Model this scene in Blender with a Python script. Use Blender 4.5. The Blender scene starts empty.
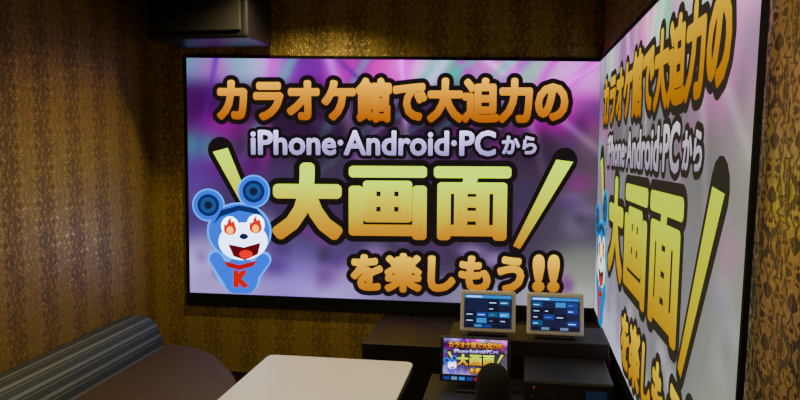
import bpy, bmesh, math, random
from mathutils import Vector, Matrix
random.seed(4)
SC=bpy.context.collection
# ---------------------------------------------------------------- colour helper (display sRGB 0-255 -> scene linear through AgX)
S2R=Matrix(((.6274,.3293,.0433),(.0691,.9195,.0113),(.0164,.0880,.8956)))
INS=Matrix(((.856627,.0951212,.0482516),(.137319,.761242,.101439),(.1118982,.0767994,.8113024)))
OUT=Matrix(((1.1271006,-.1106066,-.0164939),(-.1413298,1.1578237,-.0164939),(-.1413298,-.1106066,1.2519364)))
def curve(x): return 15.5*x**6-40.14*x**5+31.96*x**4-6.868*x**3+.4298*x*x+.1191*x-.00232
def icurve(y):
    a,b=0.0,1.0
    for _ in range(30):
        m=(a+b)/2
        if curve(m)<y:a=m
        else:b=m
    return (a+b)/2
S2Ri,INSi,OUTi=S2R.inverted(),INS.inverted(),OUT.inverted()
_cache={}
def disp(c):
    k=tuple(int(max(0,min(250,x))) for x in c[:3])
    if k in _cache:return _cache[k]
    l=Vector([(x/255/12.92 if x<10 else ((x/255+.055)/1.055)**2.4) for x in k])
    r=S2R@l
    r=Vector([max(x,1e-6)**(1/2.2) for x in r]); r=OUTi@r
    r=Vector([2**(icurve(min(max(x,0.0),.985))*16.5-12.47393) for x in r])
    r=S2Ri@(INSi@r)
    o=tuple(max(0.0,min(14,x)) for x in r)+(1,)
    _cache[k]=o;return o
# ---------------------------------------------------------------- materials
def mat(name,col,rough=.5,metal=0,emit=None,es=1,spec=.5,bump=0,bscale=200):
    m=bpy.data.materials.new(name);m.use_nodes=True;nt=m.node_tree;b=nt.nodes['Principled BSDF']
    b.inputs['Base Color'].default_value=(*col,1);b.inputs['Roughness'].default_value=rough;b.inputs['Metallic'].default_value=metal
    b.inputs['Specular IOR Level'].default_value=spec
    if emit:
        b.inputs['Emission Color'].default_value=(*emit[:3],1);b.inputs['Emission Strength'].default_value=es
    n=nt.nodes.new('ShaderNodeTexNoise');n.inputs['Scale'].default_value=bscale
    tc=nt.nodes.new('ShaderNodeTexCoord');nt.links.new(tc.outputs['Object'],n.inputs['Vector'])
    if bump:
        bp=nt.nodes.new('ShaderNodeBump');bp.inputs['Strength'].default_value=bump;bp.inputs['Distance'].default_value=.003
        nt.links.new(n.outputs['Fac'],bp.inputs['Height']);nt.links.new(bp.outputs['Normal'],b.inputs['Normal'])
    mr=nt.nodes.new('ShaderNodeMapRange');mr.inputs['To Min'].default_value=max(0,rough-.06);mr.inputs['To Max'].default_value=min(1,rough+.06)
    nt.links.new(n.outputs['Fac'],mr.inputs['Value']);nt.links.new(mr.outputs['Result'],b.inputs['Roughness'])
    return m
def image_mat(name):
    m=bpy.data.materials.new(name);m.use_nodes=True;nt=m.node_tree;nt.nodes.clear()
    o=nt.nodes.new('ShaderNodeOutputMaterial');e=nt.nodes.new('ShaderNodeEmission');a=nt.nodes.new('ShaderNodeAttribute');a.attribute_name='Col'
    nt.links.new(a.outputs['Color'],e.inputs['Color']);nt.links.new(e.outputs[0],o.inputs[0]);return m
def wallpaper(name,horiz,dark,light,stripe=.3,lo=.46,hi=.60):
    m=bpy.data.materials.new(name);m.use_nodes=True;nt=m.node_tree;N=nt.nodes;Lk=nt.links;b=N['Principled BSDF']
    tc=N.new('ShaderNodeTexCoord');sp=N.new('ShaderNodeSeparateXYZ');Lk.new(tc.outputs['Object'],sp.inputs[0])
    def M(op,a,b_=None,c=None):
        n=N.new('ShaderNodeMath');n.operation=op
        for i,x in enumerate((a,b_,c)):
            if x is None: continue
            if isinstance(x,(int,float)): n.inputs[i].default_value=x
            else: Lk.new(x,n.inputs[i])
        return n.outputs[0]
    h=sp.outputs[horiz];z=sp.outputs['Z']
    px=M('PINGPONG',h,.065);row=M('FLOOR',M('DIVIDE',h,.13))
    zz=M('ADD',z,M('MULTIPLY',row,.11));pz=M('PINGPONG',zz,.15)
    cb=N.new('ShaderNodeCombineXYZ');Lk.new(px,cb.inputs[0]);Lk.new(pz,cb.inputs[1])
    n1=N.new('ShaderNodeTexNoise');n1.inputs['Scale'].default_value=40;n1.inputs['Detail'].default_value=3;n1.inputs['Distortion'].default_value=1.0
    Lk.new(cb.outputs[0],n1.inputs['Vector'])
    r=N.new('ShaderNodeValToRGB');r.color_ramp.elements[0].position=lo;r.color_ramp.elements[1].position=hi
    Lk.new(n1.outputs['Fac'],r.inputs[0])
    n2=N.new('ShaderNodeTexNoise');n2.inputs['Scale'].default_value=70;Lk.new(tc.outputs['Object'],n2.inputs['Vector'])
    st=M('MULTIPLY',M('GREATER_THAN',M('PINGPONG',h,.13),.065),stripe)
    fine=M('MULTIPLY',M('GREATER_THAN',M('PINGPONG',h,.008),.004),.12)
    f=M('MULTIPLY',M('ADD',M('ADD',M('MULTIPLY',r.outputs[0],.7),st),fine),M('ADD',n2.outputs['Fac'],.35))
    mx=N.new('ShaderNodeMix');mx.data_type='RGBA';Lk.new(f,mx.inputs[0]);mx.inputs[6].default_value=(*dark,1);mx.inputs[7].default_value=(*light,1)
    Lk.new(mx.outputs[2],b.inputs['Base Color'])
    mr=N.new('ShaderNodeMapRange');Lk.new(f,mr.inputs[0]);mr.inputs[3].default_value=.5;mr.inputs[4].default_value=.26;Lk.new(mr.outputs[0],b.inputs['Roughness'])
    mt=M('MULTIPLY',f,.7);Lk.new(mt,b.inputs['Metallic'])
    bp=N.new('ShaderNodeBump');bp.inputs['Strength'].default_value=.5;bp.inputs['Distance'].default_value=.004;Lk.new(f,bp.inputs['Height']);Lk.new(bp.outputs[0],b.inputs['Normal'])
    return m
def stripe_mat(name,c1,c2,scale):
    m=bpy.data.materials.new(name);m.use_nodes=True;nt=m.node_tree;N=nt.nodes;L=nt.links;b=N['Principled BSDF']
    tc=N.new('ShaderNodeTexCoord');sp=N.new('ShaderNodeSeparateXYZ');L.new(tc.outputs['Object'],sp.inputs[0])
    ad=N.new('ShaderNodeMath');ad.operation='SUBTRACT';L.new(sp.outputs[0],ad.inputs[0]);L.new(sp.outputs[2],ad.inputs[1])
    mu=N.new('ShaderNodeMath');mu.operation='MULTIPLY';L.new(ad.outputs[0],mu.inputs[0]);mu.inputs[1].default_value=scale
    fr=N.new('ShaderNodeMath');fr.operation='FRACT';L.new(mu.outputs[0],fr.inputs[0])
    r=N.new('ShaderNodeValToRGB');cr=r.color_ramp;cr.elements[0].color=(*c1,1);cr.elements[1].position=.95;cr.elements[1].color=(*c1,1)
    for p,c in ((.3,c1),(.38,c2),(.55,c2),(.6,c1),(.75,c1),(.8,c2),(.86,c1)):
        e=cr.elements.new(p);e.color=(*c,1)
    L.new(fr.outputs[0],r.inputs[0]);L.new(r.outputs[0],b.inputs['Base Color']);b.inputs['Roughness'].default_value=.75
    n=N.new('ShaderNodeTexNoise');n.inputs['Scale'].default_value=400;L.new(tc.outputs['Object'],n.inputs['Vector'])
    bp=N.new('ShaderNodeBump');bp.inputs['Strength'].default_value=.3;bp.inputs['Distance'].default_value=.002;L.new(n.outputs['Fac'],bp.inputs['Height']);L.new(bp.outputs[0],b.inputs['Normal'])
    return m
IMG=image_mat('projected_image')
BLACK=mat('black_plastic',(.012,.012,.014),.4)
MATTE=mat('matte_black',(.008,.008,.009),.8,spec=.2)
WHITEP=mat('white_plastic',(.66,.66,.72),.35)
# ---------------------------------------------------------------- mesh helpers
def empty(name,loc=(0,0,0)):
    e=bpy.data.objects.new(name,None);e.empty_display_size=.1;e.location=loc;SC.objects.link(e);return e
def mk(name,me,parent=None,m=None,smooth=False):
    o=bpy.data.objects.new(name,me);SC.objects.link(o)
    if m:me.materials.append(m)
    if smooth:
        for p in me.polygons:p.use_smooth=True
    if parent:
        o.parent=parent;o.matrix_parent_inverse=Matrix.Translation(-parent.location)
    return o
def box(name,x0,x1,y0,y1,z0,z1,m,parent=None,bev=0,seg=3,rot=None):
    bm=bmesh.new();bmesh.ops.create_cube(bm,size=1)
    c=Vector(((x0+x1)/2,(y0+y1)/2,(z0+z1)/2))
    bmesh.ops.scale(bm,vec=(x1-x0,y1-y0,z1-z0),verts=bm.verts)
    if bev:bmesh.ops.bevel(bm,geom=bm.edges[:],offset=bev,segments=seg,affect='EDGES',profile=.5)
    if rot is not None:bmesh.ops.transform(bm,matrix=rot,verts=bm.verts)
    bmesh.ops.translate(bm,vec=c,verts=bm.verts)
    me=bpy.data.meshes.new(name);bm.to_mesh(me);bm.free()
    o=mk(name,me,parent,m)
    return o
def cyl(name,c,r,h,m,parent=None,axis='Z',r2=None,seg=40):
    bm=bmesh.new();bmesh.ops.create_cone(bm,cap_ends=True,segments=seg,radius1=r,radius2=r if r2 is None else r2,depth=h)
    if axis=='Y':bmesh.ops.rotate(bm,matrix=Matrix.Rotation(math.pi/2,3,'X'),verts=bm.verts)
    if axis=='X':bmesh.ops.rotate(bm,matrix=Matrix.Rotation(math.pi/2,3,'Y'),verts=bm.verts)
    bmesh.ops.translate(bm,vec=c,verts=bm.verts)
    me=bpy.data.meshes.new(name);bm.to_mesh(me);bm.free();o=mk(name,me,parent,m)
    for p in me.polygons:
        p.use_smooth=len(p.vertices)==4
    return o
def lathe(name,c,prof,m,parent=None,seg=48):
    bm=bmesh.new();rings=[]
    for r,z in prof:
        rings.append([bm.verts.new((c[0]+r*math.cos(2*math.pi*i/seg),c[1]+r*math.sin(2*math.pi*i/seg),c[2]+z)) for i in range(seg)])
    for a,b in zip(rings,rings[1:]):
        for i in range(seg):bm.faces.new((a[i],a[(i+1)%seg],b[(i+1)%seg],b[i]))
    bm.faces.new(rings[0][::-1]);bm.faces.new(rings[-1])
    me=bpy.data.meshes.new(name);bm.to_mesh(me);bm.free();return mk(name,me,parent,m,True)
def round_poly(pts,rads,n=10):
    out=[];k=len(pts)
    for i,p in enumerate(pts):
        p=Vector(p);a=Vector(pts[i-1]);b=Vector(pts[(i+1)%k]);r=rads[i] if isinstance(rads,(list,tuple)) else rads
        if r<=0: out.append(p);continue
        p0=p+(a-p).normalized()*r;p1=p+(b-p).normalized()*r
        for j in range(n+1):
            t=j/n;out.append((1-t)**2*p0+2*t*(1-t)*p+t*t*p1)
    return out
def slab(name,pts,z0,z1,m,parent=None,bev=0,seg=3):
    bm=bmesh.new();vs=[bm.verts.new((p[0],p[1],z0)) for p in pts];f=bm.faces.new(vs)
    r=bmesh.ops.extrude_face_region(bm,geom=[f]);nv=[g for g in r['geom'] if isinstance(g,bmesh.types.BMVert)]
    bmesh.ops.translate(bm,vec=(0,0,z1-z0),verts=nv);bmesh.ops.recalc_face_normals(bm,faces=bm.faces)
    if bev:
        es=[e for e in bm.edges if all(abs(v.co.z-z1)<1e-5 for v in e.verts)]
        bmesh.ops.bevel(bm,geom=es,offset=bev,segments=seg,affect='EDGES',profile=.5)
    me=bpy.data.meshes.new(name);bm.to_mesh(me);bm.free();return mk(name,me,parent,m)
def sweep(name,path,prof,m,parent=None):
    bm=bmesh.new();rings=[];n=len(path)
    for i,p in enumerate(path):
        a=Vector(path[max(0,i-1)]);b=Vector(path[min(n-1,i+1)]);t=(b-a).normalized();nr=Vector((t.y,-t.x))
        rings.append([bm.verts.new((p[0]+nr.x*o,p[1]+nr.y*o,z)) for o,z in prof])
    k=len(prof)
    for a,b in zip(rings,rings[1:]):
        for i in range(k):bm.faces.new((a[i],a[(i+1)%k],b[(i+1)%k],b[i]))
    bm.faces.new(rings[0]);bm.faces.new(rings[-1][::-1]);bmesh.ops.recalc_face_normals(bm,faces=bm.faces)
    me=bpy.data.meshes.new(name);bm.to_mesh(me);bm.free();o=mk(name,me,parent,m)
    for q in me.polygons:q.use_smooth=len(q.vertices)==4
    return o
# ---------------------------------------------------------------- artwork shown by projectors / monitor
_tc={}
def text_mesh(s):
    if s in _tc:return _tc[s]
    t=bpy.data.curves.new('tmp','FONT');t.body=s;t.size=1;t.resolution_u=3
    o=bpy.data.objects.new('tmp',t);SC.objects.link(o)
    bpy.context.view_layer.update()
    ev=o.evaluated_get(bpy.context.evaluated_depsgraph_get());me=bpy.data.meshes.new_from_object(ev)
    V=[(v.co.x,-v.co.y) for v in me.vertices];F=[tuple(p.vertices) for p in me.polygons]
    bpy.data.objects.remove(o);bpy.data.curves.remove(t);bpy.data.meshes.remove(me)
    _tc[s]=(V,F);return V,F
class Art:
    """flat artwork in its own coordinate frame x 188..602, y 58..~300"""
    def __init__(s,wash=0,fine=1):
        s.V=[];s.F=[];s.C=[];s.wash=wash;s.fine=fine
    def add(s,V,F,colf,layer,w=True):
        b=len(s.V)
        for x,y in V:
            s.V.append((x,y,layer));c=colf(x,y) if callable(colf) else colf
            if s.wash and w:
                k=s.wash if layer==0 else s.wash*.5
                c=tuple(a*(1-k)+q*k for a,q in zip(c,(196,208,178) if layer==0 else (150,140,95)))
            s.C.append(disp(c))
        s.F+= [tuple(b+i for i in f) for f in F]
    def ell(s,cx,cy,rx,ry,c,l,rot=0,n=28):
        V=[]
        for i in range(n):
            a=2*math.pi*i/n;x=rx*math.cos(a);y=ry*math.sin(a)
            V.append((cx+x*math.cos(rot)-y*math.sin(rot),min(cy+x*math.sin(rot)+y*math.cos(rot),292)))
        s.add(V,[tuple(range(n))],c,l)
    def poly(s,P,c,l):s.add(P,[tuple(range(len(P)))],c,l)
    def line(s,x0,y0,x1,y1,w0,w1,c,l):
        d=Vector((x1-x0,y1-y0)).normalized();n=Vector((-d.y,d.x))
        s.poly([(x0+n.x*w0,y0+n.y*w0),(x1+n.x*w1,y1+n.y*w1),(x1-n.x*w1,y1-n.y*w1),(x0-n.x*w0,y0-n.y*w0)],c,l);s.ell(x0,y0,w0,w0,c,l,n=14);s.ell(x1,y1,w1,w1,c,l,n=14)
    def text(s,t,bx,fill,outline,bold,out,l):
        V,F=text_mesh(t)
        xs=[v[0] for v in V];ys=[v[1] for v in V];ax,bx_,ay,by=min(xs),max(xs),min(ys),max(ys)
        bo=bold if isinstance(bold,tuple) else (bold,bold)
        x0,y0,x1,y1=bx;x0+=bo[0];x1-=bo[0];y0+=bo[1];y1-=bo[1]
        P=[(x0+(x-ax)/(bx_-ax)*(x1-x0),y0+(y-ay)/(by-ay)*(y1-y0)) for x,y in V]
        def dil(rx,ry,col,ly):
            r=max(rx,ry);ring=[(0,0)]
            k=(32 if r>6 else 22 if r>3 else 12) if s.fine else 10
            ring+=[(rx*math.cos(2*math.pi*i/k),ry*math.sin(2*math.pi*i/k)) for i in range(k)]
            if r>4: ring+=[(rx*.5*math.cos(2*math.pi*i/8),ry*.5*math.sin(2*math.pi*i/8)) for i in range(8)]
            for dx,dy in ring:s.add([(x+dx,y+dy) for x,y in P],F,col,ly)
        if out:dil(bo[0]+out,bo[1]+out,outline,l)
        dil(bo[0],bo[1],fill,l+1)
def lerp(a,b,t):
    t=max(0,min(1,t));return tuple(x+(y-x)*t for x,y in zip(a,b))
BL=[ # u,v,ru,rv,colour
 (.00,.02,.06,.06,(80,190,175)),(.06,.03,.06,.05,(225,110,215)),(.13,.02,.04,.05,(100,200,185)),(.19,.02,.06,.05,(240,205,240)),(.30,.02,.08,.05,(120,45,175)),(.42,.03,.08,.06,(228,60,195)),
 (.55,.03,.06,.05,(245,215,245)),(.64,.03,.05,.05,(100,180,155)),(.72,.02,.05,.05,(235,130,225)),(.80,.03,.06,.06,(165,205,185)),(.93,.05,.07,.08,(232,185,235)),
 (.02,.2,.05,.09,(80,18,110)),(.03,.36,.05,.06,(85,175,170)),(.08,.28,.05,.05,(215,60,200)),(.02,.5,.05,.1,(110,85,175)),(.0,.68,.05,.08,(70,52,130)),
 (.02,.85,.06,.12,(195,192,228)),(.1,.45,.07,.05,(120,36,140)),
 (.35,.28,.25,.09,(50,18,62)),(.60,.3,.25,.08,(52,26,64)),(.92,.20,.06,.07,(215,85,195)),(.98,.33,.05,.08,(135,110,125)),(.90,.40,.08,.06,(70,50,75)),
 (.98,.5,.05,.08,(105,100,100)),(.2,.6,.1,.1,(76,66,115)),(.5,.62,.3,.15,(68,58,88)),(.95,.65,.08,.08,(92,86,98)),
 (.25,.9,.10,.12,(150,138,205)),(.3,.75,.1,.07,(98,88,140)),(.36,.97,.1,.06,(195,190,228)),(.55,.97,.12,.05,(128,122,158)),(.72,.97,.1,.05,(165,160,185)),
 (.97,.82,.06,.08,(150,155,142)),(.93,.95,.1,.07,(185,190,182)),(.12,.97,.1,.05,(178,174,210))]
for _ in range(90):
    u=random.random();v=random.choice((random.uniform(.12,.5),random.uniform(.55,.95)))
    k=random.choice(((90,40,115),(135,105,160),(100,70,130),(42,34,65),(165,148,190),(180,65,170),(75,46,118)))
    BL.append((u,v,random.uniform(.010,.028),random.uniform(.018,.04),k))
RAYS=[]
for i in range(20): RAYS.append((random.uniform(.0,1.0),random.uniform(-.9,.9),random.uniform(.006,.02),random.choice(((228,90,220),(100,205,180),(235,210,245),(100,50,180)))))
def bgcol(u,v):
    W=.12;c=[.12*x for x in (98,84,118)]
    for a,b,ra,rb,k in BL:
        d=((u-a)/ra)**2+((v-b)/rb)**2
        if d<10:
            w=math.exp(-d*.8)
            W+=w
            for i in range(3):c[i]+=w*k[i]
    o=[x/W for x in c]
    for a,sl,wd,k in RAYS:  # stage light beams in the upper part of the picture
        d=abs(u-(a+sl*v))/wd
        if d<2.5 and v<.55:
            w=.6*math.exp(-d*d)*(1-v/.55)
            for i in range(3):o[i]+=w*(k[i]-o[i])
    return tuple(o)
def build_image(name,parent,TL,TR,BR,BLc,n,wash=0,step=.0012,detail=1,gain=1.0):
    TL,TR,BR,BLc,n=map(Vector,(TL,TR,BR,BLc,n))
    def mp(x,y,l):
        u=(x-188)/414;s=1.1*u/(1+.1*u);top=58+4*u;bot=292+12*u;v=(y-top)/(bot-top);v=min(max(v,0),1);s=min(max(s,0),1)
        return (TL*(1-s)+TR*s)*(1-v)+(BLc*(1-s)+BR*s)*v+n*(l*step)
    A=Art(wash,detail)
    nx,ny=(190,100) if detail else (50,28)
    V=[];F=[]
    for j in range(ny+1):
        for i in range(nx+1):
            x=188+414*i/nx;u=i/nx;V.append((x,(58+4*u)+(234+8*u)*j/ny))
    for j in range(ny):
        for i in range(nx):
            a=j*(nx+1)+i;F.append((a,a+1,a+nx+2,a+nx+1))
    A.add(V,F,lambda x,y:bgcol((x-188)/414,(y-58-4*(x-188)/414)/(234+8*(x-188)/414)),0)
    DK=(24,16,16)
    gold=lambda x,y:lerp((232,200,44),(190,118,14),(y-78)/42)
    A.text('カラオケ館で大迫力の',(218,77,571,121),gold,DK,2.2,4.8,1)
    wh=lambda x,y:lerp((226,224,240),(168,164,200),(y-126)/28)
    A.text('iPhone·Android·PC',(252,128,499,153),wh,DK,.9,3.6,3)
    A.text('から',(505,133,540,151),wh,DK,.8,3.6,3)
    big=lambda x,y:lerp((212,218,24),(200,146,10),(y-180)/58)
    for ch,b,bo in (('大',(273,160,345,237),(4.8,4.4)),('画',(351,163,430,236),(4.0,2.9)),('面',(437,163,515,236),(4.0,2.9))):
        A.text(ch,b,big,DK,bo,6,5)
    # slashes
    for P in ([(560,156),(577,158),(525,244),(518,241)],[(214,150),(229,146),(256,212),(250,215)]):
        A.line(P[0][0]/2+P[1][0]/2,P[0][1]/2+P[1][1]/2,P[2][0]/2+P[3][0]/2,P[2][1]/2+P[3][1]/2,13,8,DK,4.5)
        A.poly(P,big,7)
    g3=lambda x,y:lerp((228,204,44),(196,138,18),(y-250)/38)
    A.text('を楽しもう',(353,249,530,289),g3,DK,2.2,4.8,7.5)
    A.text('!!',(538,249,566,287),g3,DK,3,4.5,7.5)
    # mascot
    GL=(80,195,242);BU=(40,150,228);DB=(22,58,120)
    for e in ((209,203,16.5,16.5),(255,189,16.5,16.5),(240,229,33,29),(241,272,21,23)):A.ell(*e,GL,9)
    A.line(216,256,226,276,8.5,8.5,GL,9);A.line(264,257,252,274,8.5,8.5,GL,9)
    for cx,cy in ((209,203),(255,189)):
        A.ell(cx,cy,15,15,BU,10);A.ell(cx,cy,11,11,DB,11);A.ell(cx,cy,8,8,(50,105,165),12);A.ell(cx,cy,4,4,(20,40,80),13)
    A.line(216,257,228,277,6.5,6,BU,10);A.line(264,258,251,276,6.5,6,BU,10)
    A.ell(241,275,18,20,BU,10.5);A.ell(240,229,31,27,BU,11.3)
    A.poly([(214,222),(222,208),(240,203),(258,206),(268,218),(262,212),(240,208),(222,214)],DB,12)
    A.ell(244,239,25,19,(232,238,245),12.5,-.08)
    for cx,cy in ((231,224),(257,222)):
        A.ell(cx,cy,9,10,(240,243,248),13)
        A.ell(cx,cy+3,6.5,6,(225,95,20),14);A.poly([(cx-6.5,cy+3),(cx-6,cy-3),(cx-3.5,cy),(cx-2,cy-6),(cx+1,cy-9.5),(cx+1.5,cy-4),(cx+4,cy-6),(cx+6.5,cy+3)],(225,95,20),14)
        A.ell(cx,cy+4,3.5,4,(250,205,60),15)
    A.ell(245,234,4.5,3,(20,40,90),15);A.poly([(229,242),(245,245),(262,240),(259,252),(246,258),(234,254)],(120,20,25),14);A.ell(247,252,7,4.5,(235,80,70),15)
    A.poly([(224,259),(240,263),(258,258),(254,264),(240,268),(228,265)],(200,50,40),14)
    A.text('K',(234,268,249,286),(215,60,45),None,1.8,0,15)
    me=bpy.data.meshes.new(name);me.from_pydata([mp(*v) for v in A.V],[],A.F);me.update()
    ca=me.color_attributes.new('Col','FLOAT_COLOR','POINT')
    flat=[]
    for c in A.C:flat+=[c[0]*gain,c[1]*gain,c[2]*gain,1]
    ca.data.foreach_set('color',flat)
    return mk(name,me,parent,IMG)
# ---------------------------------------------------------------- room shell
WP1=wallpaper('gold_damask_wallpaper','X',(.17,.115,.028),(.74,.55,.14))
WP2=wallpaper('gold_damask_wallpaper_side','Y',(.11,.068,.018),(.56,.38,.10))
WP3=wallpaper('gold_foil_wallpaper','Y',(.015,.010,.004),(.85,.58,.14),.12,.44,.52)
CEIL=mat('ceiling_paint',(.05,.04,.035),.8,bump=.1)
CARPET=mat('dark_carpet',(.035,.025,.02),.95,bump=.8,bscale=300)
box('wall_front',-2.6,.6,4.5,4.6,0,2.75,WP1)
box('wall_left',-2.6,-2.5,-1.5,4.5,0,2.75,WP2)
box('wall_right',.5,.6,-1.5,4.5,0,2.75,WP3)
box('wall_back',-2.6,.6,-1.6,-1.5,0,2.75,WP1)
box('floor',-2.6,.6,-1.6,4.6,-.1,0,CARPET)
box('ceiling',-2.6,.6,-1.6,4.6,2.75,2.85,CEIL)
TR_=mat('dark_wood_trim',(.03,.018,.01),.5)
box('baseboard_left',-2.499,-2.485,-1.49,4.49,0.001,.08,TR_)
box('baseboard_front',-2.48,.49,4.485,4.499,0.001,.08,TR_)
# ---------------------------------------------------------------- projection screens
s1=empty('projection_screen',(-.87,4.49,1.43))
build_image('projected_picture',s1,(-2.22,4.487,2.24),(.488,4.487,2.165),(.488,4.487,.62),(-2.24,4.487,.63),(0,-1,0))
box('backing',-2.24,.495,4.489,4.498,.6,2.16,MATTE,s1)
box('frame_bottom',-2.26,.495,4.47,4.498,.545,.63,MATTE,s1,.004)
def bar(name,p,q,w,d,m,parent):
    p=Vector(p);q=Vector(q);L=(q-p).length;t=(q-p).normalized();n=Vector(d);s=t.cross(n).normalized()
    bm=bmesh.new();bmesh.ops.create_cube(bm,size=1)
    M=Matrix((t*L,s*w,n*.012)).transposed().to_4x4();M.translation=(p+q)/2
    bmesh.ops.transform(bm,matrix=M,verts=bm.verts);bmesh.ops.recalc_face_normals(bm,faces=bm.faces)
    me=bpy.data.meshes.new(name);bm.to_mesh(me);bm.free();return mk(name,me,parent,m)
bar('frame_top',(-2.24,4.485,2.25),(.49,4.485,2.175),.02,(0,1,0),MATTE,s1)
bar('frame_left',(-2.23,4.485,2.25),(-2.25,4.485,.55),.022,(0,1,0),MATTE,s1)
s2=empty('projection_screen',(.49,3.0,1.4))
build_image('projected_picture',s2,(.487,4.465,2.165),(.487,1.54,2.2),(.487,1.64,.62),(.487,4.465,.62),(-1,0,0),wash=.52)
bar('frame_bottom',(.488,4.46,.60),(.488,1.63,.60),.05,(1,0,0),MATTE,s2)
bar('frame_edge',(.488,1.53,2.2),(.488,1.635,.58),.016,(1,0,0),MATTE,s2)
bar('frame_top',(.488,4.46,2.175),(.488,1.53,2.21),.02,(1,0,0),MATTE,s2)
# ---------------------------------------------------------------- table
tb=empty('table',(-.81,2.45,.66))
TOP=mat('white_laminate',(.68,.66,.64),.35)
EDGE=mat('table_edge',(.05,.035,.025),.5)
pts=[(-1.17,1.75),(-.465,1.75),(-.465,3.15),(-1.17,3.15)]
slab('table_top',round_poly(pts,.045),.652,.66,TOP,tb,.003)
slab('table_edge',round_poly(pts,.045),.622,.652,EDGE,tb)
for i,y in enumerate((2.05,2.85)):
    cyl('leg_%d'%i,(-.815,y,.33),.035,.6,BLACK,tb);lathe('foot_%d'%i,(-.815,y,0),[(.2,.001),(.2,.012),(.06,.03),(.035,.05)],BLACK,tb)
# ---------------------------------------------------------------- sofa
sf=empty('sofa',(-2.2,2.0,.2))
STR=stripe_mat('striped_upholstery',(.035,.048,.060),(.15,.18,.18),11)
BR=mat('brown_upholstery',(.06,.034,.020),.7,bump=.4,bscale=350)
path=[(-2.49,-.6),(-2.49,1.0),(-2.49,2.0),(-2.49,3.0),(-2.49,4.08)]
prof=[(0,.12),(.27,.12),(.27,.36),(.25,.44),(.225,.50),(.20,.535),(.16,.555),(.10,.565),(.04,.56),(0,.55)]
sweep('backrest',path,prof,STR,sf)
sp=round_poly([(-2.215,-.6),(-1.52,-.6),(-1.40,3.45),(-1.90,4.05),(-2.215,4.12)],[0,0,.35,.2,0],12)
slab('seat_base',[(p[0]-.03 if p[0]>-2.2 else p[0],p[1]-.03) for p in sp],.06,.26,BR,sf)
slab('seat_cushion',sp,.26,.385,BR,sf,.035,4)
for i,(x,y) in enumerate(((-1.75,-.4),(-1.75,1.5),(-1.75,3.5))):cyl('foot_%d'%i,(x,y,.031),.03,.06,BLACK,sf)
# ---------------------------------------------------------------- wall speaker
sk=empty('speaker',(-1.92,4.2,2.5))
box('cabinet',-2.22,-1.58,3.98,4.40,2.29,2.60,BLACK,sk,.02)
box('grille',-2.18,-1.62,3.965,3.99,2.33,2.57,mat('speaker_grille',(.02,.02,.02),.9,bump=1,bscale=500),sk,.01)
box('badge',-1.98,-1.86,3.958,3.967,2.53,2.55,mat('badge_silver',(.5,.5,.5),.3,1),sk)
box('bracket',-1.98,-1.85,4.40,4.499,2.35,2.55,BLACK,sk)
# ---------------------------------------------------------------- AV cabinet
cb=empty('av_cabinet',(-.1,3.8,.35))
LAC=mat('black_lacquer',(.010,.008,.008),.5)
box('low_cabinet',-.86,.46,3.80,4.46,.001,.54,LAC,cb,.006)
box('tablet_shelf_unit',-.34,.455,3.48,3.79,.001,.69,LAC,cb,.006)
er=empty('equipment_rack',(0,3.25,.25))
box('rack_top',-.42,.455,3.02,3.47,.47,.50,LAC,er,.006)
box('rack_body',-.40,.445,3.05,3.46,.03,.47,LAC,er,.004)
box('rack_door_1',-.395,.015,3.035,3.05,.04,.46,BLACK,er,.004)
box('rack_door_2',.025,.44,3.035,3.05,.04,.46,BLACK,er,.004)
box('rack_plinth',-.38,.43,3.08,3.44,.001,.03,BLACK,er)
am=empty('karaoke_amplifier',(.22,3.25,.56))
box('chassis',.04,.43,3.10,3.46,.512,.62,BLACK,am,.006)
box('faceplate',.045,.425,3.092,3.102,.517,.615,mat('brushed_faceplate',(.03,.03,.033),.45,.6),am,.002)
for i in range(5):cyl('knob_%d'%i,(.08+i*.045,3.083,.545),.013,.02,BLACK,am,'Y')
RED=mat('red_led',(.1,0,0),.5,emit=(.9,.08,.03),es=.3)
box('led_power',.08,.088,3.089,3.092,.59,.596,RED,am)
box('display',.31,.40,3.088,3.092,.55,.59,mat('lcd',(.01,.01,.02),.2,emit=(.03,.10,.3),es=.1),am)
for i,(x,y) in enumerate(((.07,3.13),(.4,3.13),(.07,3.43),(.4,3.43))):cyl('foot_%d'%i,(x,y,.506),.012,.012,MATTE,am)
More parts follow.
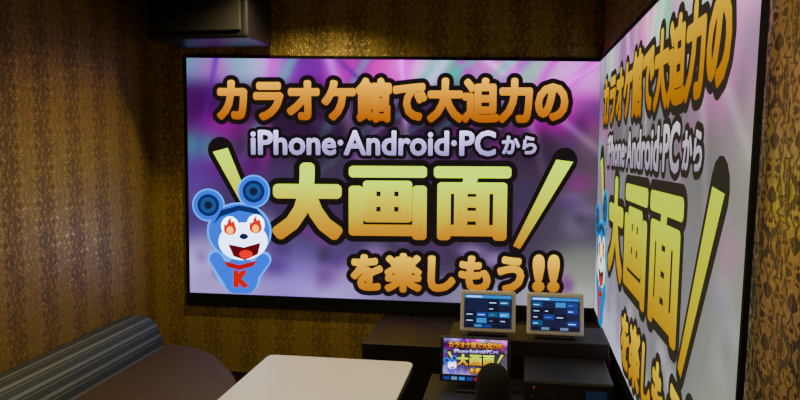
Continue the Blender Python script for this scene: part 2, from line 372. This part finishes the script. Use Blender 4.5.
# ---------------------------------------------------------------- tablets
def emis(name,c,s=1): 
    d=disp(c);mx=max(max(d[:3]),1e-4);return mat(name,(.01,.01,.01),.2,emit=tuple(x/mx for x in d[:3]),es=mx*s)
UI={k:emis('ui_'+k,v) for k,v in dict(bg=(14,34,80),blue=(28,84,165),cyan=(65,155,205),dark=(8,14,36),grey=(120,150,180),green=(30,100,145),red=(190,60,70),white=(190,210,230)).items()}
def tablet(cx,cy,z,seed):
    rnd=random.Random(seed);e=empty('tablet_computer',(cx,cy,z))
    T=Matrix.Translation((cx,cy,z))@Matrix.Rotation(math.radians(-14),4,'X')
    def pb(name,x0,x1,y0,y1,z0,z1,m,bev=0):
        o=box(name,x0,x1,y0,y1,z0,z1,m,None,bev);o.data.transform(T);o.parent=e;o.matrix_parent_inverse=Matrix.Translation((-cx,-cy,-z));return o
    pb('body',-.142,.142,-.012,.012,.004,.219,WHITEP,.011)
    pb('screen_glass',-.122,.122,-.0135,-.012,.026,.197,UI['bg'])
    pb('title_bar',-.12,.12,-.0145,-.0135,.178,.194,UI['cyan'])
    pb('title_text',-.11,-.03,-.0152,-.0145,.182,.19,UI['white'])
    for j in range(4):
        for i in range(4):
            if rnd.random()<.7:
                x=-.115+i*.058;zz=.052+j*.031
                pb('tile_%d_%d'%(i,j),x,x+.052,-.0145,-.0135,zz,zz+.025,UI[rnd.choice(('blue','blue','dark','cyan','dark','green','dark'))])
                pb('tile_text_%d_%d'%(i,j),x+.006,x+.006+rnd.uniform(.015,.038),-.0152,-.0145,zz+.009,zz+.013,UI[rnd.choice(('white','grey'))])
    for i in range(5):pb('button_%d'%i,-.115+i*.047,-.076+i*.047,-.0145,-.0135,.031,.044,UI[rnd.choice(('grey','blue','dark','cyan'))])
    box('stand_foot',cx-.10,cx+.10,cy-.03,cy+.10,z-.005,z+.004,BLACK,e,.002)
    bar('stand_strut',(cx,cy+.09,z),(cx,cy+.045,z+.13),.10,(0,.943,.33),BLACK,e)
tablet(-.143,3.56,.697,1);tablet(.197,3.56,.697,5)
# ---------------------------------------------------------------- monitor
mo=empty('touch_monitor',(-.19,3.3,.62))
R=Matrix.Rotation(math.radians(-12),4,'X')
T=Matrix.Translation((-.19,3.27,.535))@R
def tb_(name,x0,x1,y0,y1,z0,z1,m,bev=0):
    o=box(name,x0,x1,y0,y1,z0,z1,m,None,bev);o.data.transform(T);o.parent=mo;o.matrix_parent_inverse=Matrix.Translation(-mo.location);return o
tb_('bezel',-.168,.168,-.01,.03,0,.215,BLACK,.008)
tb_('control_strip',-.155,.155,-.012,-.009,.006,.03,UI['dark'])
for i in range(8):tb_('key_%d'%i,-.148+i*.037,-.12+i*.037,-.0135,-.012,.01,.025,UI[('blue','grey','cyan','blue','red','blue','grey','blue')[i]])
q=lambda x,z:T@Vector((x,-.0125,z))
build_image('screen_picture',mo,q(-.152,.205),q(.152,.205),q(.152,.036),q(-.152,.036),(0,-.978,-.2),step=.00008,detail=0)
box('stand_base',-.28,-.10,3.22,3.40,.501,.512,BLACK,mo,.003)
bar('stand_neck',(-.19,3.35,.51),(-.19,3.33,.62),.06,(0,.98,.18),BLACK,mo)
# ---------------------------------------------------------------- microphone on stand
ms=empty('microphone_stand',(-.06,1.95,0))
FOAM=mat('black_foam',(.014,.014,.015),.95,spec=.15,bump=1,bscale=600)
x,y=-.06,1.95
lathe('base',(x,y,0),[(.13,.001),(.13,.015),(.11,.025),(.02,.035)],BLACK,ms)
cyl('pole',(x,y,.45),.011,.86,BLACK,ms)
cyl('mic_body',(x,y,.92),.022,.16,BLACK,ms,r2=.03)
lathe('windscreen',(x,y,.905),[(.030,0),(.046,.01),(.051,.04),(.051,.08),(.049,.105),(.044,.128),(.034,.145),(.02,.155),(.004,.159)],FOAM,ms)
# ---------------------------------------------------------------- lights
def downlight(x,y,w,col,size=100,blend=.6):
    e=empty('unseen_ceiling_downlight',(x,y,2.74))
    lathe('trim_ring',(x,y,2.725),[(.06,.024),(.06,0),(.045,0),(.04,.02)],WHITEP,e)
    l=bpy.data.lights.new('lamp','SPOT');l.energy=w;l.color=col;l.spot_size=math.radians(size);l.spot_blend=blend;l.shadow_soft_size=.04
    o=bpy.data.objects.new('lamp',l);SC.objects.link(o);o.location=(0,0,-.03);o.parent=e
downlight(-.9,2.2,55,(1,.93,.80),80)
downlight(-1.3,3.75,100,(1,.78,.38),140,.8)
downlight(-1.5,1.2,75,(1,.74,.36),150,.8)
downlight(.1,.9,60,(1,.80,.42),140,.8)  # added lamp with no known fixture, brightens the near end of the right wall
w=bpy.data.worlds.new('world');bpy.context.scene.world=w;w.use_nodes=True
w.node_tree.nodes['Background'].inputs[0].default_value=(.02,.018,.015,1)
# ---------------------------------------------------------------- camera
cam=bpy.data.cameras.new('camera');co=bpy.data.objects.new('camera',cam);SC.objects.link(co)
cam.lens=31.5;cam.sensor_width=36;cam.clip_start=.02
a=math.atan(118/700);p=math.atan(62/700)
co.location=(0,0,1.7);co.rotation_euler=(math.pi/2-p,0,a)
bpy.context.scene.camera=co
